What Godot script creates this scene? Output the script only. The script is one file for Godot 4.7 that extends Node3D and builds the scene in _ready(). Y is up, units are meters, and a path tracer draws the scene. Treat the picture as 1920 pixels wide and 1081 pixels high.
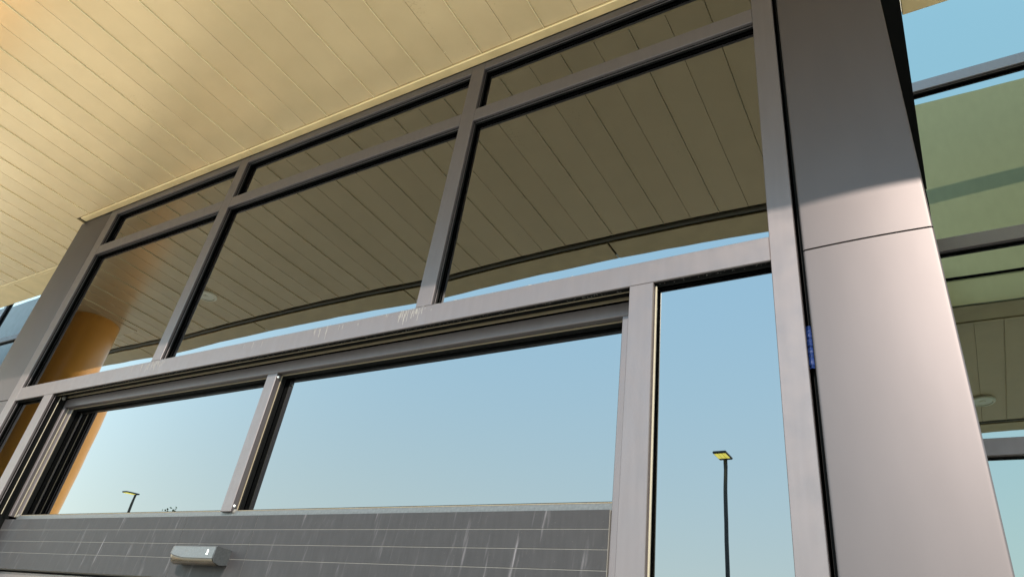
extends Node3D
# A dark metal and mirror glass entrance bay under a flat panelled canopy, seen from below.
# x runs along the front, y up, z out of the front; the face of the entrance frame is z = 0.

const H := 4.262          # underside of the canopy
const ZOUT := 1.62        # outer edge of the canopy
const ZIN := -0.5         # inner edge of the canopy
const ZBACK := -1.632     # face of the set-back glass walls
var M := {}
var taken := {}
var meshes := {}
var rng := RandomNumberGenerator.new()
var noise := FastNoiseLite.new()

func _ready():
	rng.seed = 41
	noise.seed = 7
	noise.frequency = 1.0
	# ---------------------------------------------------------------- camera
	var cam := Camera3D.new()
	cam.name = "camera"
	add_child(cam)
	cam.transform = Transform3D(Basis(Vector3(0.85284, 0.13299, -0.50495), Vector3(0.17226, 0.84123, 0.51250), Vector3(0.49294, -0.52406, 0.69453)).orthonormalized(), Vector3(0, 1.75, 1.6))
	cam.fov = 45.2
	cam.near = 0.02
	cam.far = 2000.0
	cam.current = true
	# ---------------------------------------------------------------- sky
	var sky_mat := ProceduralSkyMaterial.new()
	sky_mat.sky_top_color = Color(0.575, 0.738, 0.842)
	sky_mat.sky_horizon_color = Color(0.80, 0.812, 0.735)
	sky_mat.sky_curve = 0.22
	sky_mat.sky_energy_multiplier = 1.47
	sky_mat.ground_bottom_color = Color(0.5, 0.47, 0.42)
	sky_mat.ground_horizon_color = Color(0.6, 0.58, 0.53)
	sky_mat.sun_angle_max = 0.5
	var sky := Sky.new()
	sky.sky_material = sky_mat
	var env := Environment.new()
	env.background_mode = Environment.BG_SKY
	env.sky = sky
	env.tonemap_mode = Environment.TONE_MAPPER_LINEAR
	env.tonemap_exposure = 3.4
	env.sdfgi_enabled = true
	env.ssao_enabled = true
	env.ssil_enabled = true
	var we := WorldEnvironment.new()
	we.name = "world_environment"
	we.environment = env
	add_child(we)
	# ---------------------------------------------------------------- sun
	var sun := DirectionalLight3D.new()
	sun.name = "sun"
	sun.light_energy = 1.3
	sun.light_color = Color(1.0, 0.955, 0.89)
	sun.light_angular_distance = 0.6
	sun.shadow_enabled = true
	add_child(sun)
	var az := deg_to_rad(20.0)
	var el := atan(0.754 * cos(az))
	var to_sun := Vector3(sin(az) * cos(el), sin(el), cos(az) * cos(el))
	sun.look_at_from_position(to_sun * 50.0, Vector3.ZERO, Vector3.UP)
	materials()
	setting()
	glass_wall("right")
	glass_wall("left")
	canopy()
	pillars()
	portal()
	round_column()
	downlight(Vector3(-4.79, H - 0.008, 0.94), "round cream downlight set in the canopy boards before the entrance glass")
	downlight(Vector3(0.30, H - 0.008, 0.95), "round cream downlight mirrored in the set-back glass beside the pillar")
	door_sensor()
	film_strip()
	street_lamp(Vector3(-4.63, 0, 15.0), "dark lamp post mirrored whole in the narrow side pane")
	street_lamp(Vector3(-29.9, -0.35, 15.2), "dark lamp post whose tip shows beside the orange column's mirror image")
	tree(Vector3(-33.9, 0, 20.0))

# ==================================================================== helpers
func lin(r: float, g: float, b: float) -> Color:
	return Color(r, g, b).linear_to_srgb()

func numbered(called: String) -> String:
	var n: int = taken.get(called, 0)
	taken[called] = n + 1
	return called if n == 0 else "%s_%03d" % [called, n]

func thing(called: String, label: String, category: String, at := Vector3.ZERO, group := "") -> Node3D:
	var o := Node3D.new()
	o.name = numbered(called)
	o.position = at
	add_child(o)
	o.set_meta("label", label)
	o.set_meta("category", category)
	if group:
		o.set_meta("group", group)
	return o

func piece(called: String, mesh: Mesh, mat: Material, parent: Node, at := Vector3.ZERO) -> MeshInstance3D:
	var o := MeshInstance3D.new()
	o.name = called
	o.mesh = mesh
	o.material_override = mat
	o.position = at
	parent.add_child(o, true)
	return o

# world position of a thing or part inside its thing
func base_of(n: Node) -> Vector3:
	var p := Vector3.ZERO
	while n != self and n != null:
		if n is Node3D:
			p += n.position
		n = n.get_parent()
	return p

# a bevelled block between two world corners, as a piece of parent
func block(called: String, parent: Node, a: Vector3, b: Vector3, mat: Material, bevel := 0.0015) -> MeshInstance3D:
	var lo := Vector3(minf(a.x, b.x), minf(a.y, b.y), minf(a.z, b.z))
	var hi := Vector3(maxf(a.x, b.x), maxf(a.y, b.y), maxf(a.z, b.z))
	return piece(called, block_mesh(hi - lo, bevel), mat, parent, (lo + hi) * 0.5 - base_of(parent))

func quad(st: SurfaceTool, a: Vector3, b: Vector3, c: Vector3, d: Vector3, n: Vector3):
	st.set_normal(n)
	if (b - a).cross(c - a).dot(n) > 0.0:
		for p in [a, c, b, a, d, c]:
			st.add_vertex(p)
	else:
		for p in [a, b, c, a, c, d]:
			st.add_vertex(p)

func tri(st: SurfaceTool, a: Vector3, b: Vector3, c: Vector3, n: Vector3):
	st.set_normal(n)
	for p in ([a, c, b] if (b - a).cross(c - a).dot(n) > 0.0 else [a, b, c]):
		st.add_vertex(p)

func block_mesh(size: Vector3, bevel: float) -> ArrayMesh:
	var key := "%.4f %.4f %.4f %.4f" % [size.x, size.y, size.z, bevel]
	if meshes.has(key):
		return meshes[key]
	var st := SurfaceTool.new()
	st.begin(Mesh.PRIMITIVE_TRIANGLES)
	add_block(st, Vector3.ZERO, size, bevel)
	var m := st.commit()
	meshes[key] = m
	return m

func add_block(st: SurfaceTool, at: Vector3, size: Vector3, bevel: float):
	var h := size * 0.5
	var c := minf(bevel, minf(h.x, minf(h.y, h.z)) * 0.6)
	var pt := func(ax: int, s: Vector3) -> Vector3:
		var p := Vector3(s.x * (h.x - c), s.y * (h.y - c), s.z * (h.z - c))
		p[ax] = s[ax] * h[ax]
		return p + at
	for ax in 3:
		var u := (ax + 1) % 3
		var v := (ax + 2) % 3
		for s in [-1.0, 1.0]:
			var q := []
			for uv in [[-1, -1], [1, -1], [1, 1], [-1, 1]]:
				var sg := Vector3.ZERO
				sg[ax] = s
				sg[u] = uv[0]
				sg[v] = uv[1]
				q.append(pt.call(ax, sg))
			var n := Vector3.ZERO
			n[ax] = s
			quad(st, q[0], q[1], q[2], q[3], n)
			for t in [-1.0, 1.0]:      # the bevel between this face and the next axis' face
				var a := Vector3.ZERO
				a[ax] = s
				a[u] = t
				a[v] = -1.0
				var b := a
				b[v] = 1.0
				var nn := Vector3.ZERO
				nn[ax] = s
				nn[u] = t
				quad(st, pt.call(ax, a), pt.call(ax, b), pt.call(u, b), pt.call(u, a), nn.normalized())
	for i in 8:
		var s := Vector3(1 if i & 1 else -1, 1 if i & 2 else -1, 1 if i & 4 else -1)
		tri(st, pt.call(0, s), pt.call(1, s), pt.call(2, s), s.normalized())

# a rectangular ring (gasket, bead) lying in a plane of constant z, between two rectangles
func ring(called: String, parent: Node, x0: float, x1: float, y0: float, y1: float, z0: float, z1: float, w: float, mat: Material):
	var st := SurfaceTool.new()
	st.begin(Mesh.PRIMITIVE_TRIANGLES)
	var zc := (z0 + z1) * 0.5
	var d := z1 - z0
	var o := Vector3((x0 + x1) * 0.5, (y0 + y1) * 0.5, zc)
	add_block(st, Vector3(0, (y1 - y0 - w) * 0.5, 0), Vector3(x1 - x0, w, d), 0.001)
	add_block(st, Vector3(0, -(y1 - y0 - w) * 0.5, 0), Vector3(x1 - x0, w, d), 0.001)
	add_block(st, Vector3((x1 - x0 - w) * 0.5, 0, 0), Vector3(w, y1 - y0 - 2 * w, d), 0.001)
	add_block(st, Vector3(-(x1 - x0 - w) * 0.5, 0, 0), Vector3(w, y1 - y0 - 2 * w, d), 0.001)
	return piece(called, st.commit(), mat, parent, o - base_of(parent))

# a sheet with a slight bow, smooth normals: window panes and pillar panels
func bowed(w: float, h: float, thick: float, bow: Callable, nx: int, ny: int) -> ArrayMesh:
	var st := SurfaceTool.new()
	st.begin(Mesh.PRIMITIVE_TRIANGLES)
	var e := 0.002
	for j in ny:
		for i in nx:
			var ps := []
			var ns := []
			for c in [[0, 0], [1, 0], [1, 1], [0, 1]]:
				var x: float = (float(i + c[0]) / nx - 0.5) * w
				var y: float = (float(j + c[1]) / ny - 0.5) * h
				var z: float = bow.call(x, y)
				ps.append(Vector3(x, y, z))
				ns.append(Vector3(-(bow.call(x + e, y) - bow.call(x - e, y)) / (2 * e), -(bow.call(x, y + e) - bow.call(x, y - e)) / (2 * e), 1).normalized())
			for k in [0, 2, 1, 0, 3, 2]:
				st.set_normal(ns[k])
				st.add_vertex(ps[k])
	# back and rim
	var b := -thick
	quad(st, Vector3(-w / 2, -h / 2, b), Vector3(w / 2, -h / 2, b), Vector3(w / 2, h / 2, b), Vector3(-w / 2, h / 2, b), Vector3.BACK * -1)
	for i in nx:
		var xa := (float(i) / nx - 0.5) * w
		var xb := (float(i + 1) / nx - 0.5) * w
		for s in [-1.0, 1.0]:
			quad(st, Vector3(xa, s * h / 2, b), Vector3(xb, s * h / 2, b), Vector3(xb, s * h / 2, bow.call(xb, s * h / 2)), Vector3(xa, s * h / 2, bow.call(xa, s * h / 2)), Vector3(0, s, 0))
	for j in ny:
		var ya := (float(j) / ny - 0.5) * h
		var yb := (float(j + 1) / ny - 0.5) * h
		for s in [-1.0, 1.0]:
			quad(st, Vector3(s * w / 2, ya, b), Vector3(s * w / 2, yb, b), Vector3(s * w / 2, yb, bow.call(s * w / 2, yb)), Vector3(s * w / 2, ya, bow.call(s * w / 2, ya)), Vector3(s, 0, 0))
	return st.commit()

func lathe(profile: Array, segs: int) -> ArrayMesh:
	var st := SurfaceTool.new()
	st.begin(Mesh.PRIMITIVE_TRIANGLES)
	for k in profile.size() - 1:
		var a: Vector2 = profile[k]
		var b: Vector2 = profile[k + 1]
		var t := (b - a).normalized()
		var n2 := Vector2(t.y, -t.x)
		for i in segs:
			var u := TAU * i / segs
			var v := TAU * (i + 1) / segs
			var c := [[a, u], [a, v], [b, v], [b, u]]
			var ps := []
			var ns := []
			for q in c:
				ps.append(Vector3(q[0].x * cos(q[1]), q[0].y, q[0].x * sin(q[1])))
				ns.append(Vector3(n2.x * cos(q[1]), n2.y, n2.x * sin(q[1])))
			for k2 in ([0, 1, 2, 0, 2, 3] if (ps[2] - ps[0]).cross(ps[3] - ps[1]).dot(ns[0] + ns[2]) < 0 else [0, 2, 1, 0, 3, 2]):
				st.set_normal(ns[k2])
				st.add_vertex(ps[k2])
	return st.commit()

# ==================================================================== materials
func tex(img: Image) -> ImageTexture:
	img.generate_mipmaps()
	return ImageTexture.create_from_image(img)

func grain(seed_: int, freq: float, low: float, high: float, size := 512, stretch := Vector2.ONE) -> Image:
	var n := FastNoiseLite.new()
	n.seed = seed_
	n.frequency = freq
	n.fractal_octaves = 5
	var img := Image.create(size, size, false, Image.FORMAT_RGB8)
	# seamless: the noise is read on a torus-like blend of four reads
	for y in size:
		for x in size:
			var fx := float(x) / size
			var fy := float(y) / size
			var a := n.get_noise_2d(x * stretch.x, y * stretch.y)
			var b := n.get_noise_2d((x - size) * stretch.x, y * stretch.y)
			var c := n.get_noise_2d(x * stretch.x, (y - size) * stretch.y)
			var d := n.get_noise_2d((x - size) * stretch.x, (y - size) * stretch.y)
			var v := lerpf(lerpf(a, b, fx), lerpf(c, d, fx), fy)
			var g := clampf(lerpf(low, high, 0.5 + v), 0, 1)
			img.set_pixel(x, y, Color(g, g, g))
	return img

func paint(c: Color, metallic: float, rough: float, t: Texture2D = null, scale_ := Vector3.ONE, rt: Texture2D = null) -> StandardMaterial3D:
	var m := StandardMaterial3D.new()
	m.albedo_color = c
	m.metallic = metallic
	m.roughness = rough
	if t or rt:
		m.uv1_triplanar = true
		m.uv1_world_triplanar = true
		m.uv1_scale = scale_
	if t:
		m.albedo_texture = t
	if rt:
		m.roughness_texture = rt
		m.roughness_texture_channel = BaseMaterial3D.TEXTURE_CHANNEL_RED
	return m

func materials():
	var cloudy := tex(grain(3, 0.012, 0.92, 1.0))
	var streaky := tex(grain(5, 0.03, 0.965, 1.0, 512, Vector2(2.0, 0.2)))
	var rough := tex(grain(9, 0.02, 0.75, 1.0))
	M.frame = paint(lin(0.084, 0.0725, 0.0745), 0.5, 0.43, streaky, Vector3(1.3, 1.3, 1.3), rough)
	M.clad = paint(lin(0.0585, 0.0505, 0.0515), 0.7, 0.47, tex(grain(6, 0.02, 0.975, 1.0, 512, Vector2(1.0, 0.4))), Vector3(0.9, 0.6, 0.9))
	M.frame.metallic_specular = 0.3
	M.clad.metallic_specular = 0.25
	M.black = paint(lin(0.004, 0.004, 0.004), 0.0, 0.6)
	M.black.metallic_specular = 0.15
	M.bead = paint(lin(0.17, 0.145, 0.105), 0.3, 0.5)
	M.glass = paint(lin(0.116, 0.122, 0.126), 1.0, 0.0)
	M.green_glass = paint(lin(0.112, 0.128, 0.122), 1.0, 0.0)
	M.soffit = paint(lin(0.60, 0.452, 0.265), 0.35, 0.27, tex(soffit_marks()), Vector3(0.25, 0.25, 0.25))
	M.soffit_b = paint(lin(0.58, 0.436, 0.254), 0.35, 0.29, M.soffit.albedo_texture, Vector3(0.25, 0.25, 0.25))
	M.trim = paint(lin(0.61, 0.46, 0.245), 0.3, 0.34, cloudy, Vector3(1, 1, 1))
	M.dark_trim = paint(lin(0.09, 0.075, 0.045), 0.2, 0.4)
	M.fascia = paint(lin(0.34, 0.36, 0.40), 0.0, 0.6, cloudy, Vector3(0.8, 0.8, 0.8))
	M.frosted = paint(lin(0.54, 0.485, 0.36), 0.0, 0.5, tex(grain(21, 0.03, 0.96, 1.0, 512, Vector2(1.2, 0.5))), Vector3(0.8, 0.8, 0.8))
	M.frosted.backlight_enabled = true
	M.frosted.backlight = lin(0.95, 1.0, 0.72)
	M.header = paint(lin(0.080, 0.074, 0.078), 0.0, 0.6, tex(header_marks()), Vector3(0.5, 0.5, 0.5))
	M.header.metallic_specular = 0.3
	M.dusty = paint(lin(0.070, 0.066, 0.061), 0.0, 0.9)
	M.orange = paint(lin(0.72, 0.32, 0.055), 0.0, 0.32, cloudy, Vector3(0.6, 0.6, 0.6))
	M.lamp_cream = paint(lin(0.85, 0.80, 0.62), 0.2, 0.35)
	M.reflector = paint(lin(0.9, 0.87, 0.72), 0.1, 0.3)
	M.lip = paint(lin(0.74, 0.62, 0.39), 0.2, 0.35)  # paler than the boards, painting in the light that joint edges catch
	M.dull_lip = paint(lin(0.105, 0.083, 0.052), 0.2, 0.6)
	M.lime = paint(lin(0.135, 0.128, 0.12), 0.0, 0.9)
	M.pole = paint(lin(0.025, 0.027, 0.03), 0.3, 0.45)
	M.sensor = paint(lin(0.052, 0.054, 0.057), 0.2, 0.45, tex(grain(31, 0.06, 0.75, 1.0, 256)), Vector3(6, 6, 6))
	M.lens = paint(lin(0.03, 0.022, 0.012), 0.0, 0.25)
	M.white = paint(lin(0.75, 0.75, 0.75), 0.0, 0.5)
	M.film = paint(lin(0.004, 0.012, 0.055), 0.0, 0.35)
	M.sealant = paint(lin(0.75, 0.76, 0.72), 0.0, 0.6)
	M.wall = paint(lin(0.33, 0.31, 0.28), 0.0, 0.8, cloudy, Vector3(0.4, 0.4, 0.4))
	M.pave = paint(lin(0.50, 0.435, 0.345), 0.0, 0.85, tex(grain(44, 0.05, 0.75, 1.0)), Vector3(0.3, 0.3, 0.3))
	M.forecourt = paint(lin(0.36, 0.325, 0.275), 0.0, 0.9, tex(grain(45, 0.1, 0.7, 1.0)), Vector3(0.1, 0.1, 0.1))
	M.bark = paint(lin(0.09, 0.065, 0.045), 0.0, 0.9)
	M.leaf = paint(lin(0.05, 0.085, 0.025), 0.0, 0.6)
	M.leaf.cull_mode = BaseMaterial3D.CULL_DISABLED
	var led := paint(lin(0.8, 0.75, 0.2), 0.0, 0.4)
	led.emission_enabled = true
	led.emission = Color(1.0, 0.93, 0.38)
	led.emission_energy_multiplier = 1.3
	M.led = led

# faint mottling and a few small scuffs on the coated boards
func soffit_marks() -> Image:
	var img := grain(17, 0.02, 0.972, 1.0, 1024)
	var r := RandomNumberGenerator.new()
	r.seed = 5
	for k in 26:
		var cx := r.randi_range(0, 1023)
		var cy := r.randi_range(0, 1023)
		for i in r.randi_range(12, 60):
			var x := posmod(cx + int(r.randfn(0, 5)), 1024)
			var y := posmod(cy + int(r.randfn(0, 16)), 1024)
			var c := img.get_pixel(x, y) * r.randf_range(0.84, 0.97)
			img.set_pixel(x, y, Color(c.r, c.g * 0.995, c.b * 0.97))
	return img

# dried runs, scratches and cement film on the dark door header
func header_marks() -> Image:
	var w := 2048
	var h := 1024
	var img := Image.create(w, h, false, Image.FORMAT_RGB8)
	var n := FastNoiseLite.new()
	n.seed = 71
	n.frequency = 0.02
	n.fractal_octaves = 4
	var n2 := FastNoiseLite.new()
	n2.seed = 72
	n2.frequency = 0.012
	for y in h:
		for x in w:
			var v := 0.44 + 0.03 * n.get_noise_2d(x, y) + 0.03 * n.get_noise_2d(x * 3.0, y * 0.25)
			var s := n2.get_noise_2d(x * 2.2 + y * 0.4, y * 0.45)
			if s > 0.28:
				v += (s - 0.28) * 1.1 * clampf(0.5 + 1.6 * n.get_noise_2d(x * 4.0 + y, y * 0.6), 0, 1)
			img.set_pixel(x, y, Color(v, v, v * 1.015))
	var r := RandomNumberGenerator.new()
	r.seed = 8
	for k in 1500:
		var x := r.randf_range(0, w)
		var y := r.randf_range(0, h)
		var l := r.randi_range(6, 34)
		var lean := r.randf_range(-0.15, 0.5)
		var wide := r.randi_range(1, 4)
		var a := r.randf_range(0.04, 0.30) / sqrt(wide)
		for i in l:
			for j in wide:
				var px := posmod(int(x + i * lean + r.randf_range(-0.5, 0.5)) + j, w)
				var py := posmod(int(y - i), h)
				img.set_pixel(px, py, img.get_pixel(px, py).lerp(Color(0.86, 0.85, 0.83), a * (1.0 - float(i) / l)))
	# wiped cement: clusters of short slanting strokes
	for k in 46:
		var cx := r.randf_range(0, w)
		var cy := r.randf_range(0, h)
		for q in r.randi_range(5, 16):
			var x := cx + r.randfn(0, 55)
			var y := cy + r.randfn(0, 7)
			var l := r.randi_range(8, 22)
			var wide := r.randi_range(5, 16)
			var a := r.randf_range(0.06, 0.24)
			for i in l:
				var fade := sin(PI * (i + 0.5) / l)
				for j in wide:
					var px := posmod(int(x + i * 0.9) + j, w)
					var py := posmod(int(y - i), h)
					img.set_pixel(px, py, img.get_pixel(px, py).lerp(Color(0.72, 0.72, 0.73), a * fade * sin(PI * (j + 0.5) / wide) * (0.6 + 0.8 * absf(n.get_noise_2d(px * 5.0, py * 3.0)))))
	for k in 1400:
		var x := r.randi_range(0, w - 2)
		var y := r.randi_range(0, h - 2)
		img.set_pixel(x, y, img.get_pixel(x, y).lerp(Color(0.9, 0.88, 0.82), r.randf_range(0.3, 0.9)))
	return img

# ==================================================================== setting
func setting():
	var g := block("ground", self, Vector3(-400, -0.5, -200), Vector3(400, -0.15, 500), M.forecourt, 0.0)
	g.set_meta("kind", "structure")
	var p := block("pavement", self, Vector3(-60, -0.15, -3.0), Vector3(40, 0.0, 9.0), M.pave, 0.02)
	p.set_meta("kind", "structure")

# ==================================================================== panes
func pane_bow(w: float, h: float, amount: float, sd: float) -> Callable:
	return func(x: float, y: float) -> float:
		var u := 2.0 * x / w
		var v := 2.0 * y / h
		return amount * (1.0 - u * u) * (1.0 - v * v) + 0.00022 * noise.get_noise_2d(x * 0.8 + sd * 17.0, y * 0.8)

func pane(parent: Node, x0: float, x1: float, y0: float, y1: float, z: float, mat: Material, amount := 0.0006, trim := true, sd := 0.0) -> MeshInstance3D:
	var w := x1 - x0
	var h := y1 - y0
	var p := piece("pane", bowed(w, h, 0.008, pane_bow(w, h, amount, sd), maxi(4, int(w / 0.06)), maxi(4, int(h / 0.06))), mat, parent, Vector3((x0 + x1) / 2, (y0 + y1) / 2, z) - base_of(parent))
	if trim:
		ring("gasket", p, x0, x1, y0, y1, z + 0.003, z + 0.010, 0.007, M.black)
	return p

# a frame bar: a flat cap in front, a set-back neck with a dark slot, and a thin bead towards the glass
func bar(called: String, parent: Node, x0: float, x1: float, y0: float, y1: float, z: float, depth: float, upright: bool):
	var b := block(called, parent, Vector3(x0, y0, z - 0.013), Vector3(x1, y1, z), M.frame, 0.0015)
	var s := 0.005
	if upright:
		block("gasket", b, Vector3(x0 + s, y0, z - 0.019), Vector3(x1 - s, y1, z - 0.0132), M.black, 0.0)
		block("bead", b, Vector3(x0 + 0.001, y0, z - 0.0225), Vector3(x1 - 0.001, y1, z - 0.0192), M.frame, 0.0008)
		block("neck", b, Vector3(x0 + s, y0, z - depth), Vector3(x1 - s, y1, z - 0.0227), M.black, 0.0)
	else:
		block("gasket", b, Vector3(x0, y0 + s, z - 0.019), Vector3(x1, y1 - s, z - 0.0132), M.black, 0.0)
		block("bead", b, Vector3(x0, y0 + 0.001, z - 0.0225), Vector3(x1, y1 - 0.001, z - 0.0192), M.frame, 0.0008)
		block("neck", b, Vector3(x0, y0 + s, z - depth), Vector3(x1, y1 - s, z - 0.0227), M.black, 0.0)
	return b

# ==================================================================== the entrance bay
func portal():
	var t := thing("entrance_bay", "dark bronze entrance bay of mirror glass standing forward under the beige canopy", "entrance", Vector3(-2.35, 0, 0))
	var zg := -0.032
	var xs := [[-4.465, -4.378], [-3.155, -3.082], [-1.547, -1.475], [-0.310, -0.243]]
	# uprights run through; rails butt against them
	bar("mullion", t, xs[0][0], xs[0][1], 0.0, 4.249, 0.0, 0.1, true)
	bar("mullion", t, xs[1][0], xs[1][1], 2.958, 4.249, 0.0, 0.1, true)
	bar("mullion", t, xs[2][0], xs[2][1], 2.958, 4.249, 0.0, 0.1, true)
	bar("mullion", t, xs[3][0], xs[3][1], 0.0, 4.249, 0.0, 0.1, true)
	for k in 3:
		var a: float = xs[k][1]
		var b: float = xs[k + 1][0]
		bar("head_rail", t, a, b, 4.204, 4.249, 0.0, 0.1, false)
		bar("transom", t, a, b, 3.878, 3.948, 0.0, 0.1, false)
		pane(t, a - 0.004, b + 0.004, 3.944, 4.208, zg, M.glass, 0.0004, true, k)
		pane(t, a - 0.004, b + 0.004, 2.954, 3.882, zg, M.glass, [0.0012, 0.0016, 0.0014][k], true, k + 3.3)
	# the deep main rail with its slotted underside
	var rail := block("main_transom", t, Vector3(-4.378, 2.878, -0.009), Vector3(-0.310, 2.958, 0.0), M.frame, 0.002)
	block("gasket", rail, Vector3(-4.378, 2.881, -0.029), Vector3(-0.310, 2.952, -0.0092), M.black, 0.0)
	block("lip", rail, Vector3(-4.378, 2.8785, -0.0322), Vector3(-0.310, 2.952, -0.0292), M.dull_lip, 0.001)
	block("gasket", rail, Vector3(-3.973, 2.894, -0.0755), Vector3(-0.714, 2.952, -0.0327), M.black, 0.0)
	block("lip", rail, Vector3(-3.973, 2.884, -0.0795), Vector3(-0.714, 2.952, -0.0757), M.dull_lip, 0.001)
	# uprights beside the doors and the narrow side panes
	bar("mullion", t, -4.060, -3.973, 0.0, 2.878, 0.0, 0.09, true)
	bar("mullion", t, -0.714, -0.640, 0.0, 2.878, 0.0, 0.09, true)
	block("glazing_strip", t, Vector3(-0.6385, 0.12, -0.020), Vector3(-0.6335, 2.872, -0.0135), M.bead, 0.001)
	pane(t, -4.382, -4.056, 0.10, 2.882, zg, M.glass, 0.0005, true, 8.0)
	pane(t, -0.644, -0.306, 0.10, 2.882, zg, M.glass, 0.0009, true, 9.0)
	for e in [[-4.378, -4.060], [-0.640, -0.310]]:
		bar("sill_rail", t, e[0], e[1], 0.0, 0.12, 0.0, 0.09, false)
	# the fixed light over the doors, set back
	var f := Node3D.new()
	f.name = "over_door_frame"
	t.add_child(f)
	var zi := -0.08
	var zd := -0.130
	block("head", f, Vector3(-3.973, 2.831, -0.15), Vector3(-0.714, 2.8785, zi), M.frame, 0.002)
	block("jamb", f, Vector3(-3.973, 2.262, -0.15), Vector3(-3.950, 2.8305, zi), M.frame, 0.002)
	block("jamb_step", f, Vector3(-3.9495, 2.262, -0.15), Vector3(-3.915, 2.8305, -0.104), M.frame, 0.002)
	block("jamb_bead", f, Vector3(-3.9498, 2.262, -0.1035), Vector3(-3.9465, 2.8305, -0.098), M.bead, 0.001)
	block("jamb_bead", f, Vector3(-3.9728, 2.262, -0.048), Vector3(-3.9690, 2.876, -0.044), M.bead, 0.001)
	block("jamb", f, Vector3(-0.768, 2.02, -0.15), Vector3(-0.714, 2.8305, zi), M.frame, 0.002)
	block("mullion", f, Vector3(-2.362, 2.262, -0.15), Vector3(-2.303, 2.8305, zi), M.frame, 0.002)
	block("bottom_rail", f, Vector3(-3.915, 2.246, -0.15), Vector3(-0.768, 2.268, -0.094), M.sensor, 0.002)
	for e in [[-3.915, -2.362], [-2.303, -0.768]]:
		var p := pane(f, e[0] + 0.001, e[1] - 0.001, 2.2685, 2.830, zd, M.glass, 0.0012, false, 11.0 + e[0])
		# stepped glazing reveal: a dusty bead and a black gasket all round
		ring("bead", p, e[0] + 0.0005, e[1] - 0.0005, 2.2682, 2.8308, -0.108, -0.1045, 0.005, M.dull_lip)
		ring("gasket", p, e[0] + 0.0005, e[1] - 0.0005, 2.2682, 2.8308, -0.1285, -0.1085, 0.008, M.black)
	# screws and dried mortar at the corners of the set-back frame
	for s in [[-2.2995, 2.815], [-2.2995, 2.285]]:
		var sc := piece("screw", lathe([Vector2(0.0, 0.0035), Vector2(0.004, 0.002), Vector2(0.005, 0.0)], 12), M.white, f, Vector3(s[0] - 0.0026, s[1], -0.090) - base_of(f))
		sc.rotation.z = -PI / 2
	for s in [Vector3(-2.30, 2.266, -0.100), Vector3(-3.908, 2.266, -0.098), Vector3(-3.965, 2.876, -0.06), Vector3(-0.72, 2.874, -0.05)]:
		piece("mortar_lump", lump(0.017, int(s.x * 100)), M.dusty, f, s - base_of(f))
	# the door operator's plank-like cover
	var hd := block("door_header", t, Vector3(-3.972, 2.023, -0.22), Vector3(-0.7685, 2.2445, -0.0752), M.dusty, 0.001)
	var ys := [2.0225, 2.093, 2.144, 2.195, 2.2455]
	var cuts := [-3.9715, -2.535, -2.130, -0.7695]
	for j in 4:
		for i in 3:
			block("plank", hd, Vector3(cuts[i] + 0.0006, ys[j] + 0.0009, -0.0751), Vector3(cuts[i + 1] - 0.0006, ys[j + 1] - 0.0009, -0.0743), M.header, 0.0003)
	# sliding doors under it
	for e in [[-3.972, -2.372], [-2.368, -0.7685]]:
		var d := block("door_leaf", t, Vector3(e[0], 1.93, -0.15), Vector3(e[1], 2.015, -0.10), M.frame, 0.002)
		block("stile", d, Vector3(e[0], 0.01, -0.15), Vector3(e[0] + 0.07, 1.9295, -0.10), M.frame, 0.002)
		block("stile", d, Vector3(e[1] - 0.07, 0.01, -0.15), Vector3(e[1], 1.9295, -0.10), M.frame, 0.002)
		block("bottom_rail", d, Vector3(e[0] + 0.0705, 0.01, -0.15), Vector3(e[1] - 0.0705, 0.11, -0.10), M.frame, 0.002)
		block("pane", d, Vector3(e[0] + 0.0705, 0.1105, -0.130), Vector3(e[1] - 0.0705, 1.9295, -0.122), M.glass, 0.0)
	# grit under the rails and pale lime runs on the main rail
	var g := SurfaceTool.new()
	g.begin(Mesh.PRIMITIVE_TRIANGLES)
	for i in 420:
		var r := rng.randf_range(0.0007, 0.0022)
		add_block(g, Vector3(rng.randf_range(-4.3, -0.32), 2.8808 - r * 0.3, rng.randf_range(-0.027, -0.010)), Vector3(r * 1.6, r, r * 1.3), r * 0.3)
	for i in 200:
		var r := rng.randf_range(0.0006, 0.0018)
		add_block(g, Vector3(rng.randf_range(-3.9, -0.78), 2.8308 - r * 0.3, rng.randf_range(-0.102, -0.084)), Vector3(r * 1.6, r, r * 1.3), r * 0.3)
	for k in 3:
		for i in 80:
			var r := rng.randf_range(0.0006, 0.0018)
			add_block(g, Vector3(rng.randf_range(xs[k][1], xs[k + 1][0]), 3.8828 - r * 0.3, rng.randf_range(-0.018, -0.0135)), Vector3(r * 1.6, r, r * 1.3), r * 0.3)
	var gr := piece("grit", g.commit(), M.dusty, t, -base_of(t))
	gr.set_meta("kind", "stuff")
	var lr := SurfaceTool.new()
	lr.begin(Mesh.PRIMITIVE_TRIANGLES)
	for c in [[-1.56, 0.045, 40], [-3.13, 0.06, 34], [-2.1, 0.25, 14]]:
		for i in int(c[2]):
			var x: float = c[0] + rng.randfn(0, c[1])
			var l := rng.randf_range(0.006, 0.045)
			var top := 2.9575 - absf(rng.randfn(0, 0.012))
			add_block(lr, Vector3(x, maxf(2.88 + l / 2, top - l / 2), 0.0001), Vector3(rng.randf_range(0.0005, 0.0016), l, 0.0006), 0.0)
	for i in 30:
		add_block(lr, Vector3(rng.randf_range(-2.0, -0.9), 2.9578, rng.randf_range(-0.007, -0.001)), Vector3(rng.randf_range(0.003, 0.018), 0.0012, 0.002), 0.0)
	var rn := piece("lime_runs", lr.commit(), M.lime, t, -base_of(t))
	rn.set_meta("kind", "stuff")
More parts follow.
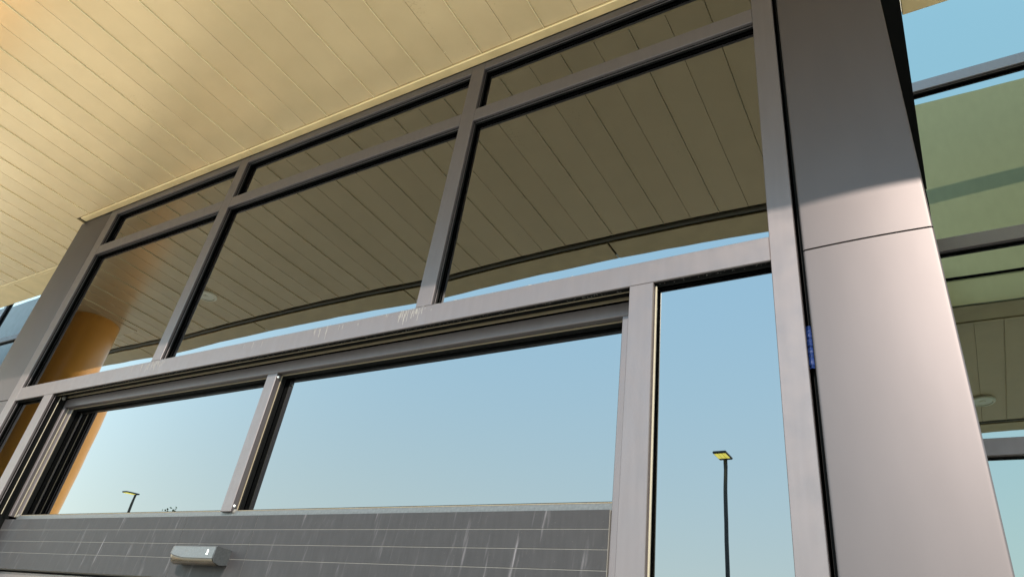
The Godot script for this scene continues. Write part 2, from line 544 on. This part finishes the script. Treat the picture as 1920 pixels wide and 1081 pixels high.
	# the solid body behind and above the frame
	block("side_wall", t, Vector3(-0.2, 0.0, ZBACK), Vector3(0.06, H - 0.004, -0.06), M.black, 0.0)
	block("side_wall", t, Vector3(-4.84, 0.0, ZBACK), Vector3(-4.5, H - 0.004, -0.06), M.black, 0.0)
	block("back_wall", t, Vector3(-4.5, 0.0, -0.5), Vector3(-0.2, H - 0.004, -0.25), M.black, 0.0)
	block("side_beam", t, Vector3(0.0, H - 0.002, -1.60), Vector3(0.150, H + 0.3, -0.36), M.black, 0.0)

func lump(r: float, sd: int) -> ArrayMesh:
	var st := SurfaceTool.new()
	st.begin(Mesh.PRIMITIVE_TRIANGLES)
	var n := 8
	var grid := []
	for j in n + 1:
		var row := []
		for i in n * 2 + 1:
			var u := TAU * (i % (n * 2)) / (n * 2)
			var v := PI * j / n
			var d := Vector3(sin(v) * cos(u), cos(v), sin(v) * sin(u))
			row.append(d * r * (0.75 + 0.5 * noise.get_noise_3d(d.x * 1.3 + sd, d.y * 1.3, d.z * 1.3)) * Vector3(1, 0.8, 0.7))
		grid.append(row)
	for j in n:
		for i in n * 2:
			var c: Vector3 = grid[j][i] + grid[j + 1][i + 1]
			quad(st, grid[j][i], grid[j][i + 1], grid[j + 1][i + 1], grid[j + 1][i], c.normalized())
	return st.commit()

# ==================================================================== clad pillars
func pillars():
	for side in ["right", "left"]:
		var x0 := -0.228 if side == "right" else -4.850
		var x1 := 0.070 if side == "right" else -4.473
		var t := thing("clad_pillar", "broad bronze metal pillar with a horizontal panel joint and blue film in its gap" if side == "right" else "bronze metal pillar at the end where the soffit trim stops, before the orange column", "pillar", Vector3((x0 + x1) / 2, 0, -0.03), "clad pillars of the entrance bay")
		block("core", t, Vector3(x0 - 0.010, 0.0, -0.058), Vector3(x1 - 0.004, H - 0.006, -0.032), M.black, 0.0)
		var cuts := [0.02, 1.45, 2.892, 4.250]
		for k in 3:
			var w: float = x1 - x0
			var h: float = cuts[k + 1] - cuts[k] - 0.005
			var bow := func(x: float, y: float) -> float:
				var u := 2.0 * x / w
				var v := 2.0 * y / h
				var edge := maxf(0.0, absf(x) - (w / 2 - 0.004)) / 0.004
				return 0.0045 * (1.0 - u * u) + 0.0012 * (1.0 - v * v) + 0.00015 * noise.get_noise_2d(x * 2.0 + k * 9.0 + x0, y * 1.1) - 0.004 * (1.0 - sqrt(maxf(0.0, 1.0 - edge * edge)))
			var p := piece("panel", panel_mesh(w, h, bow), M.clad, t, Vector3((x0 + x1) / 2, (cuts[k] + cuts[k + 1]) / 2, -0.004) - base_of(t))
			p.set_meta("label", "metal cladding panel")

func panel_mesh(w: float, h: float, bow: Callable) -> ArrayMesh:
	return bowed(w, h, 0.022, bow, 60, 40)

# ==================================================================== canopy
func canopy():
	var t := thing("canopy", "beige boarded canopy soffit over the entrance with trims and edge panels", "canopy", Vector3(-2.35, H, 0.6))
	var pitch := 0.1605
	var lean := 0.35
	# boards
	for k in range(-22, 94):
		var xb := -0.671 - pitch * k
		var xa := xb - pitch
		var inside := xa > -4.88 and xb < 0.10
		var z0 := 0.044 if inside else -0.270
		# boards come in pairs: a fine crease inside a pair, and between pairs a lapped joint whose lip hangs a little lower
		var first := posmod(k, 2) == 1          # the board on the far side of its pair
		if not first or k == -22:
			lean = rng.randf_range(0.05, 0.26)
		var b := block("soffit_board", t, Vector3(xa + (0.0009 if first else 0.0026), H, z0), Vector3(xb - (0.0009 if first else 0.0005), H + 0.012, 1.368), M.soffit if posmod(k, 4) < 2 else M.soffit_b, 0.0012)
		b.rotation.z = -deg_to_rad(lean + rng.randfn(0, 0.03))
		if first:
			block("joint_lip", t, Vector3(xb - 0.0008, H - 0.0058, z0), Vector3(xb + 0.0008, H + 0.015, 1.366), M.lip, 0.0005)  # pale strip paints the highlight along the joint edge
		b.position.y += (0.00045 if first else -0.00045) * lean / 0.35
	block("backing", t, Vector3(-16.0, H + 0.017, -0.27), Vector3(3.2, H + 0.03, ZOUT - 0.02), M.dark_trim, 0.0)
	# trim against the entrance bay, in two lengths
	block("wall_trim", t, Vector3(-4.79, H - 0.010, 0.001), Vector3(-3.052, H + 0.006, 0.042), M.trim, 0.003)
	block("wall_trim", t, Vector3(-3.049, H - 0.011, 0.001), Vector3(0.10, H + 0.006, 0.042), M.trim, 0.003)
	# inner edge beside the bay
	for e in [[-16.0, -4.87], [0.152, 3.2]]:
		block("inner_trim", t, Vector3(e[0], H - 0.004, -0.300), Vector3(e[1], H + 0.012, -0.272), M.trim, 0.003)
	var cuts := [-16.0, -14.5, -12.89, -11.27, -9.65, -8.03, -6.41, -4.87]
	for k in 7:
		block("inner_edge_panel", t, Vector3(cuts[k] + 0.004, H, ZIN), Vector3(cuts[k + 1] - 0.004, H + 0.014, -0.303), M.trim, 0.003)
	block("inner_edge_panel", t, Vector3(0.152, H, ZIN), Vector3(3.2, H + 0.014, -0.303), M.trim, 0.003)
	# outer edge: a dark rounded bead in a channel, then flat panels
	var st := SurfaceTool.new()
	st.begin(Mesh.PRIMITIVE_TRIANGLES)
	for i in 10:
		var a := PI * i / 10.0
		var b := PI * (i + 1) / 10.0
		var pa := Vector3(0, -0.016 * sin(a), -0.024 * cos(a))
		var pb := Vector3(0, -0.016 * sin(b), -0.024 * cos(b))
		var l := Vector3(19.2 / 2, 0, 0)
		quad(st, pa - l, pa + l, pb + l, pb - l, Vector3(0, -sin((a + b) / 2), -cos((a + b) / 2)))
	piece("edge_bead", st.commit(), M.dark_trim, t, Vector3(-6.4, H + 0.016, 1.408) - base_of(t))
	var oc := [-16.0, -14.5, -12.89, -11.27, -9.65, -8.03, -6.41, -4.78, -3.143, -1.538, 0.08, 1.7, 3.2]
	for k in 12:
		block("outer_edge_panel", t, Vector3(oc[k] + 0.006, H, 1.440), Vector3(oc[k + 1] - 0.006, H + 0.014, ZOUT), M.trim, 0.003)
	for k in range(7, 10):
		block("joint_sealant", t, Vector3(oc[k] - 0.005, H + 0.001, 1.575), Vector3(oc[k] + 0.005, H + 0.008, ZOUT - 0.003), M.sealant, 0.001)
	# upstand: outer and inner fascia panels, roof sheet
	for k in 12:
		block("outer_fascia_panel", t, Vector3(oc[k] + 0.004, H + 0.0145, ZOUT - 0.03), Vector3(oc[k + 1] - 0.004, 4.55, ZOUT), M.fascia, 0.003)
	var sheet := SurfaceTool.new()
	sheet.begin(Mesh.PRIMITIVE_TRIANGLES)
	quad(sheet, Vector3(-1.524, -0.876, 0), Vector3(1.524, -0.876, 0), Vector3(1.524, 0.876, 0), Vector3(-1.524, 0.876, 0), Vector3(0, 0, -1))
	var fg := piece("frosted_screen", sheet.commit(), M.frosted, t, Vector3(1.676, 5.154, ZIN + 0.004) - base_of(t))
	block("screen_rail", t, Vector3(0.152, 4.466, ZIN - 0.004), Vector3(3.2, 4.482, ZIN + 0.02), M.black, 0.002)
	fg.set_meta("label", "green frosted screen on the canopy's inner edge")
	for k in 8:
		block("inner_fascia_panel", t, Vector3(-16.0 + 1.39 * k, H + 0.0145, ZIN), Vector3(-16.0 + 1.39 * (k + 1) - 0.006, 7.0, ZIN + 0.03), M.fascia, 0.003)
	# unseen bar on two feet, added to cast the shadow band on the screen
	var cb := piece("added_shadow_bar", lathe([Vector2(0.0, -1.55), Vector2(0.050, -1.55), Vector2(0.050, 1.55), Vector2(0.0, 1.55)], 16), M.pole, t, Vector3(1.62, 5.80, 0.30) - base_of(t))
	cb.rotation.z = -PI / 2 + deg_to_rad(2.4)
	for fx in [0.4, 2.9]:
		block("added_bar_foot", t, Vector3(fx - 0.01, H + 0.055, 0.28), Vector3(fx + 0.01, 5.80 + (fx - 1.62) * 0.042, 0.32), M.pole, 0.002)
	block("roof_sheet", t, Vector3(-16.0, H + 0.034, -0.43), Vector3(3.2, H + 0.055, ZOUT - 0.032), M.wall, 0.0)
	# plate round the head of the orange column
	block("column_plate", t, Vector3(-6.61, H - 0.004, 0.66), Vector3(-6.07, H - 0.0003, 1.20), M.soffit, 0.001)
	# pale specks of dried cement on boards and trim
	var s2 := SurfaceTool.new()
	s2.begin(Mesh.PRIMITIVE_TRIANGLES)
	var put := func(x: float, y: float, z: float, r: float):
		var n := 7
		for i in n:
			var a := TAU * i / n
			var b := TAU * (i + 1) / n
			tri(s2, Vector3(x, y - r * 0.35, z), Vector3(x + r * cos(a), y, z + r * 0.8 * sin(a)), Vector3(x + r * cos(b), y, z + r * 0.8 * sin(b)), Vector3(cos(a) * 0.3, -1, sin(a) * 0.3).normalized())
	for i in 90:
		put.call(-1.64 + rng.randfn(0, 0.10), H + 0.0012, 0.11 + absf(rng.randfn(0, 0.05)), rng.randf_range(0.0010, 0.0034))
	for i in 110:
		put.call(rng.randf_range(-4.6, -0.3), H - 0.0098, rng.randf_range(0.006, 0.038), rng.randf_range(0.0008, 0.0026))
	for i in 14:
		put.call(-3.05 + rng.randfn(0, 0.12), H + 0.0012, 0.09 + absf(rng.randfn(0, 0.06)), rng.randf_range(0.001, 0.003))
	var sp := piece("cement_specks", s2.commit(), M.trim_pale if M.has("trim_pale") else M.lamp_cream, t, -base_of(t))
	sp.set_meta("kind", "stuff")

# ==================================================================== set-back glass walls
func glass_wall(side: String):
	var right := side == "right"
	var x0 := 0.075 if right else -14.0
	var x1 := 5.0 if right else -4.855
	var top := 6.15
	var t := thing("glass_wall", "set-back mirror glass wall beside the broad pillar showing a green fascia" if right else "set-back blue glass wall beyond the pillar at the soffit trim's end", "glass wall", Vector3((x0 + x1) / 2, 0, ZBACK))
	var ups := [x0 - 0.02, x0 + 1.7, x0 + 3.3, x1 - 0.07] if right else [x0, -12.4, -10.75, -9.1, -7.4, -5.9, x1 - 0.05]
	var rails := [0.05, 1.0, 2.93, 3.935, 5.010, top]
	for u in ups:
		bar("mullion", t, u, u + 0.07, 0.0, top + 0.08, ZBACK, 0.1, true)
	for k in ups.size() - 1:
		var a: float = ups[k] + 0.07
		var b: float = ups[k + 1]
		for j in rails.size():
			bar("transom", t, a, b, rails[j] - 0.036, rails[j] + 0.036, ZBACK, 0.1, false)
			if j > 0:
				pane(t, a - 0.004, b + 0.004, rails[j - 1] + 0.032, rails[j] - 0.032, ZBACK - 0.032, M.green_glass, 0.001, true, k * 3.1 + j)
	block("back_wall", t, Vector3(x0, 0.0, ZBACK - 0.5), Vector3(x1, top, ZBACK - 0.2), M.wall, 0.0)

# ==================================================================== column, lights, sensor, film
func round_column():
	var t := thing("round_column", "smooth orange round column holding up the canopy, mirrored in the glass", "column", Vector3(-6.34, 0, 0.93))
	piece("shaft", lathe([Vector2(0.218, 0.12), Vector2(0.218, 4.258)], 72), M.orange, t)
	piece("base_ring", lathe([Vector2(0.0, 0.0), Vector2(0.26, 0.0), Vector2(0.26, 0.1), Vector2(0.22, 0.119), Vector2(0.0, 0.119)], 48), M.frame, t)

func downlight(at: Vector3, label: String):
	var t := thing("downlight", label, "downlight", at, "downlights in the canopy soffit")
	piece("rim", lathe([Vector2(0.066, -0.004), Vector2(0.070, -0.010), Vector2(0.080, -0.010), Vector2(0.088, -0.003), Vector2(0.088, 0.008)], 40), M.lamp_cream, t)
	piece("reflector", lathe([Vector2(0.0, -0.0028), Vector2(0.036, -0.003), Vector2(0.064, -0.004), Vector2(0.066, -0.0045)], 40), M.reflector, t)
	piece("bulb", lathe([Vector2(0.0, -0.010), Vector2(0.016, -0.008), Vector2(0.024, -0.0032)], 24), M.lamp_cream, t)

func door_sensor():
	var t := thing("door_sensor", "small grey motion sensor fixed to the dark door header", "sensor", Vector3(-2.327, 2.077, -0.0745))
	# wedge-like housing: the front leans a little, the lower lip curls up at one end
	var st := SurfaceTool.new()
	st.begin(Mesh.PRIMITIVE_TRIANGLES)
	var xl := -2.470
	var xr := -2.214
	var n := 20
	var prev := []
	for i in n + 1:
		var u := float(i) / n
		var x := lerpf(xl, xr, u)
		var lift := 0.016 * pow(maxf(0.0, 1.0 - u / 0.42), 1.6)
		var zin := 0.010 * pow(maxf(0.0, 1.0 - u / 0.10), 2.0)
		var row := [Vector3(x, 2.1225, -0.0745), Vector3(x, 2.1225, -0.0125 - zin), Vector3(x, 2.119, -0.0085 - zin), Vector3(x, 2.081 + lift, -0.0060 - zin), Vector3(x, 2.0785 + lift, -0.0085 - zin)]
		if i > 0:
			for k in 4:
				var nn: Vector3 = (prev[k + 1] - prev[k]).cross(row[k] - prev[k]).normalized()
				if nn.dot(Vector3(0, 0.3, 1)) < 0:
					nn = -nn
				quad(st, prev[k], row[k], row[k + 1], prev[k + 1], nn)
		prev = row
	piece("housing", st.commit(), M.sensor, t, -base_of(t))
	var s2 := SurfaceTool.new()
	s2.begin(Mesh.PRIMITIVE_TRIANGLES)
	prev = []
	for i in n + 1:
		var u := float(i) / n
		var x := lerpf(xl, xr, u)
		var lift := 0.016 * pow(maxf(0.0, 1.0 - u / 0.42), 1.6)
		var zin := 0.010 * pow(maxf(0.0, 1.0 - u / 0.10), 2.0)
		var row := [Vector3(x, 2.0784 + lift, -0.0087 - zin)]
		for k in 7:
			var a := (k + 1) / 7.0 * PI / 2
			row.append(Vector3(x, lerpf(2.0784 + lift, 2.064, sin(a)), lerpf(-0.0087 - zin, -0.046, 1.0 - cos(a))))
		row.append(Vector3(x, 2.072, -0.0745))
		if i > 0:
			for k in row.size() - 1:
				var nn: Vector3 = (prev[k + 1] - prev[k]).cross(row[k] - prev[k]).normalized()
				if nn.dot(Vector3(0, -1, 0.6)) < 0:
					nn = -nn
				quad(s2, prev[k], row[k], row[k + 1], prev[k + 1], nn)
		prev = row
	piece("lens_cover", s2.commit(), M.lens, t, -base_of(t))
	for e in [[xr, xr + 0.003, M.sensor], [xl - 0.002, xl, M.sensor]]:
		var right: bool = e[0] == xr
		var s3 := SurfaceTool.new()
		s3.begin(Mesh.PRIMITIVE_TRIANGLES)
		var out := [Vector2(2.122, -0.0745), Vector2(2.122, -0.013), Vector2(2.118, -0.0095), Vector2(2.082, -0.0075), Vector2(2.070, -0.018), Vector2(2.0645, -0.045), Vector2(2.072, -0.0745)]
		if not right:
			out = [Vector2(2.122, -0.0745), Vector2(2.122, -0.023), Vector2(2.098, -0.018), Vector2(2.075, -0.030), Vector2(2.0645, -0.046), Vector2(2.072, -0.0745)]
		var cen := Vector2(2.095, -0.045)
		for k in out.size():
			var a: Vector2 = out[k]
			var b: Vector2 = out[(k + 1) % out.size()]
			for xx in [e[0], e[1]]:
				tri(s3, Vector3(xx, cen.x, cen.y), Vector3(xx, a.x, a.y), Vector3(xx, b.x, b.y), Vector3(signf(xx - (e[0] + e[1]) / 2), 0, 0))
			var nn := Vector3(0, (a + b).x / 2 - cen.x, (a + b).y / 2 - cen.y).normalized()
			quad(s3, Vector3(e[0], a.x, a.y), Vector3(e[1], a.x, a.y), Vector3(e[1], b.x, b.y), Vector3(e[0], b.x, b.y), nn)
		piece("end_cap", s3.commit(), e[2], t, -base_of(t))
	# the small printed mark: an oval in a bracket over a bar
	var mk := Node3D.new()
	mk.name = "printed_mark"
	mk.position = Vector3(-2.249, 2.101, -0.0069) - base_of(t)
	t.add_child(mk)
	var oval := TorusMesh.new()
	oval.inner_radius = 0.0038
	oval.outer_radius = 0.0050
	oval.rings = 24
	oval.ring_segments = 6
	var ov := piece("oval", oval, M.white, mk, Vector3(0, 0.003, 0))
	ov.rotation.x = PI / 2
	ov.scale = Vector3(0.9, 0.3, 1.25)
	piece("stroke", block_mesh(Vector3(0.0012, 0.006, 0.0006), 0.0), M.white, mk, Vector3(0, 0.003, 0))
	piece("bar", block_mesh(Vector3(0.011, 0.0022, 0.0006), 0.0), M.white, mk, Vector3(-0.001, -0.0065, 0.0002))

func film_strip():
	var st := SurfaceTool.new()
	st.begin(Mesh.PRIMITIVE_TRIANGLES)
	var n := 24
	var prev := []
	for i in n + 1:
		var y := lerpf(2.553, 2.668, float(i) / n)
		var z := -0.013 + 0.006 * noise.get_noise_1d(i * 0.9 + 40.0)
		var row := [Vector3(-0.2425, y, z - 0.003), Vector3(-0.2365 + 0.004 * noise.get_noise_1d(i * 1.3), y + 0.003 * noise.get_noise_1d(i * 0.8 + 9.0), z + 0.003), Vector3(-0.230, y, z - 0.002)]
		if i > 0:
			for k in 2:
				var nn: Vector3 = (prev[k + 1] - prev[k]).cross(row[k] - prev[k]).normalized()
				quad(st, prev[k], row[k], row[k + 1], prev[k + 1], nn if nn.z > 0 else -nn)
		prev = row
	var t := thing("protective_film", "crumpled blue film left in the gap beside the broad pillar", "film", Vector3(-0.236, 2.553, -0.012))
	piece("strip", st.commit(), M.film, t, -base_of(t))

# ==================================================================== things that only the glass shows
func street_lamp(at: Vector3, label: String):
	var t := thing("street_lamp", label, "street lamp", at + Vector3(0, -0.15, 0), "lamp posts across the forecourt")
	piece("base", lathe([Vector2(0.0, 0.0), Vector2(0.2, 0.0), Vector2(0.2, 0.05), Vector2(0.11, 0.09), Vector2(0.0, 0.09)], 24), M.pole, t)
	piece("pole", lathe([Vector2(0.070, 0.09), Vector2(0.052, 8.02), Vector2(0.0, 8.03)], 20), M.pole, t)
	var hd := piece("lamp_head", block_mesh(Vector3(0.36, 0.06, 0.66), 0.02), M.pole, t, Vector3(0, 8.05, -0.24))
	hd.rotation.x = deg_to_rad(-4)
	for k in 3:
		piece("led_panel", block_mesh(Vector3(0.09, 0.012, 0.42), 0.002), M.led, hd, Vector3(-0.105 + 0.105 * k, -0.033, -0.07))
	var s := SpotLight3D.new()
	s.name = "lamp_light"
	s.light_color = Color(1.0, 0.93, 0.5)
	s.light_energy = 1.0
	s.light_size = 0.2
	s.spot_angle = 65.0
	s.spot_range = 20.0
	s.spot_attenuation = 2.0
	s.shadow_enabled = true
	s.position = Vector3(0, 7.96, -0.31)
	s.rotation.x = -PI / 2
	t.add_child(s)

func tree(at: Vector3):
	var t := thing("tree", "small dark tree whose topmost twigs show over the door header", "tree", at + Vector3(0, -0.15, 0))
	t.scale = Vector3.ONE * 1.04
	var st := SurfaceTool.new()
	st.begin(Mesh.PRIMITIVE_TRIANGLES)
	var tips := []
	var r := RandomNumberGenerator.new()
	r.seed = 12
	limb(st, Vector3.ZERO, Vector3(0.1, 3.2, 0.0), 0.17, 0.11)
	for k in 26:
		var y0 := r.randf_range(2.6, 3.2)
		var a := r.randf_range(0, TAU)
		var up := r.randf_range(1.0, 5.0)
		var out := r.randf_range(0.6, 2.3) * (1.0 - 0.10 * up)
		var p0 := Vector3(0.1, y0, 0)
		var p1 := p0 + Vector3(cos(a) * out * 0.5, up * 0.55, sin(a) * out * 0.5)
		var p2 := p0 + Vector3(cos(a) * out, up, sin(a) * out)
		limb(st, p0, p1, 0.06, 0.035)
		limb(st, p1, p2, 0.035, 0.012)
		for i in 6:
			tips.append(p1.lerp(p2, i / 5.0))
	piece("trunk", st.commit(), M.bark, t)
	var lf := SurfaceTool.new()
	lf.begin(Mesh.PRIMITIVE_TRIANGLES)
	for p in tips:
		for i in 40:
			var c: Vector3 = p + Vector3(r.randfn(0, 0.22), r.randfn(0, 0.16), r.randfn(0, 0.22))
			var u := Vector3(r.randfn(0, 1), r.randfn(0, 1), r.randfn(0, 1)).normalized() * 0.07
			var v := u.cross(Vector3(r.randfn(0, 1), r.randfn(0, 1), r.randfn(0, 1))).normalized() * 0.045
			quad(lf, c - u, c + v, c + u, c - v, u.cross(v).normalized())
	piece("crown", lf.commit(), M.leaf, t)

func limb(st: SurfaceTool, a: Vector3, b: Vector3, ra: float, rb: float):
	var d := (b - a).normalized()
	var s := d.cross(Vector3(0.3, 0.2, 1.0)).normalized()
	var f := d.cross(s)
	for i in 7:
		var u := TAU * i / 7
		var v := TAU * (i + 1) / 7
		var nu := s * cos(u) + f * sin(u)
		var nv := s * cos(v) + f * sin(v)
		quad(st, a + nu * ra, a + nv * ra, b + nv * rb, b + nu * rb, (nu + nv).normalized())
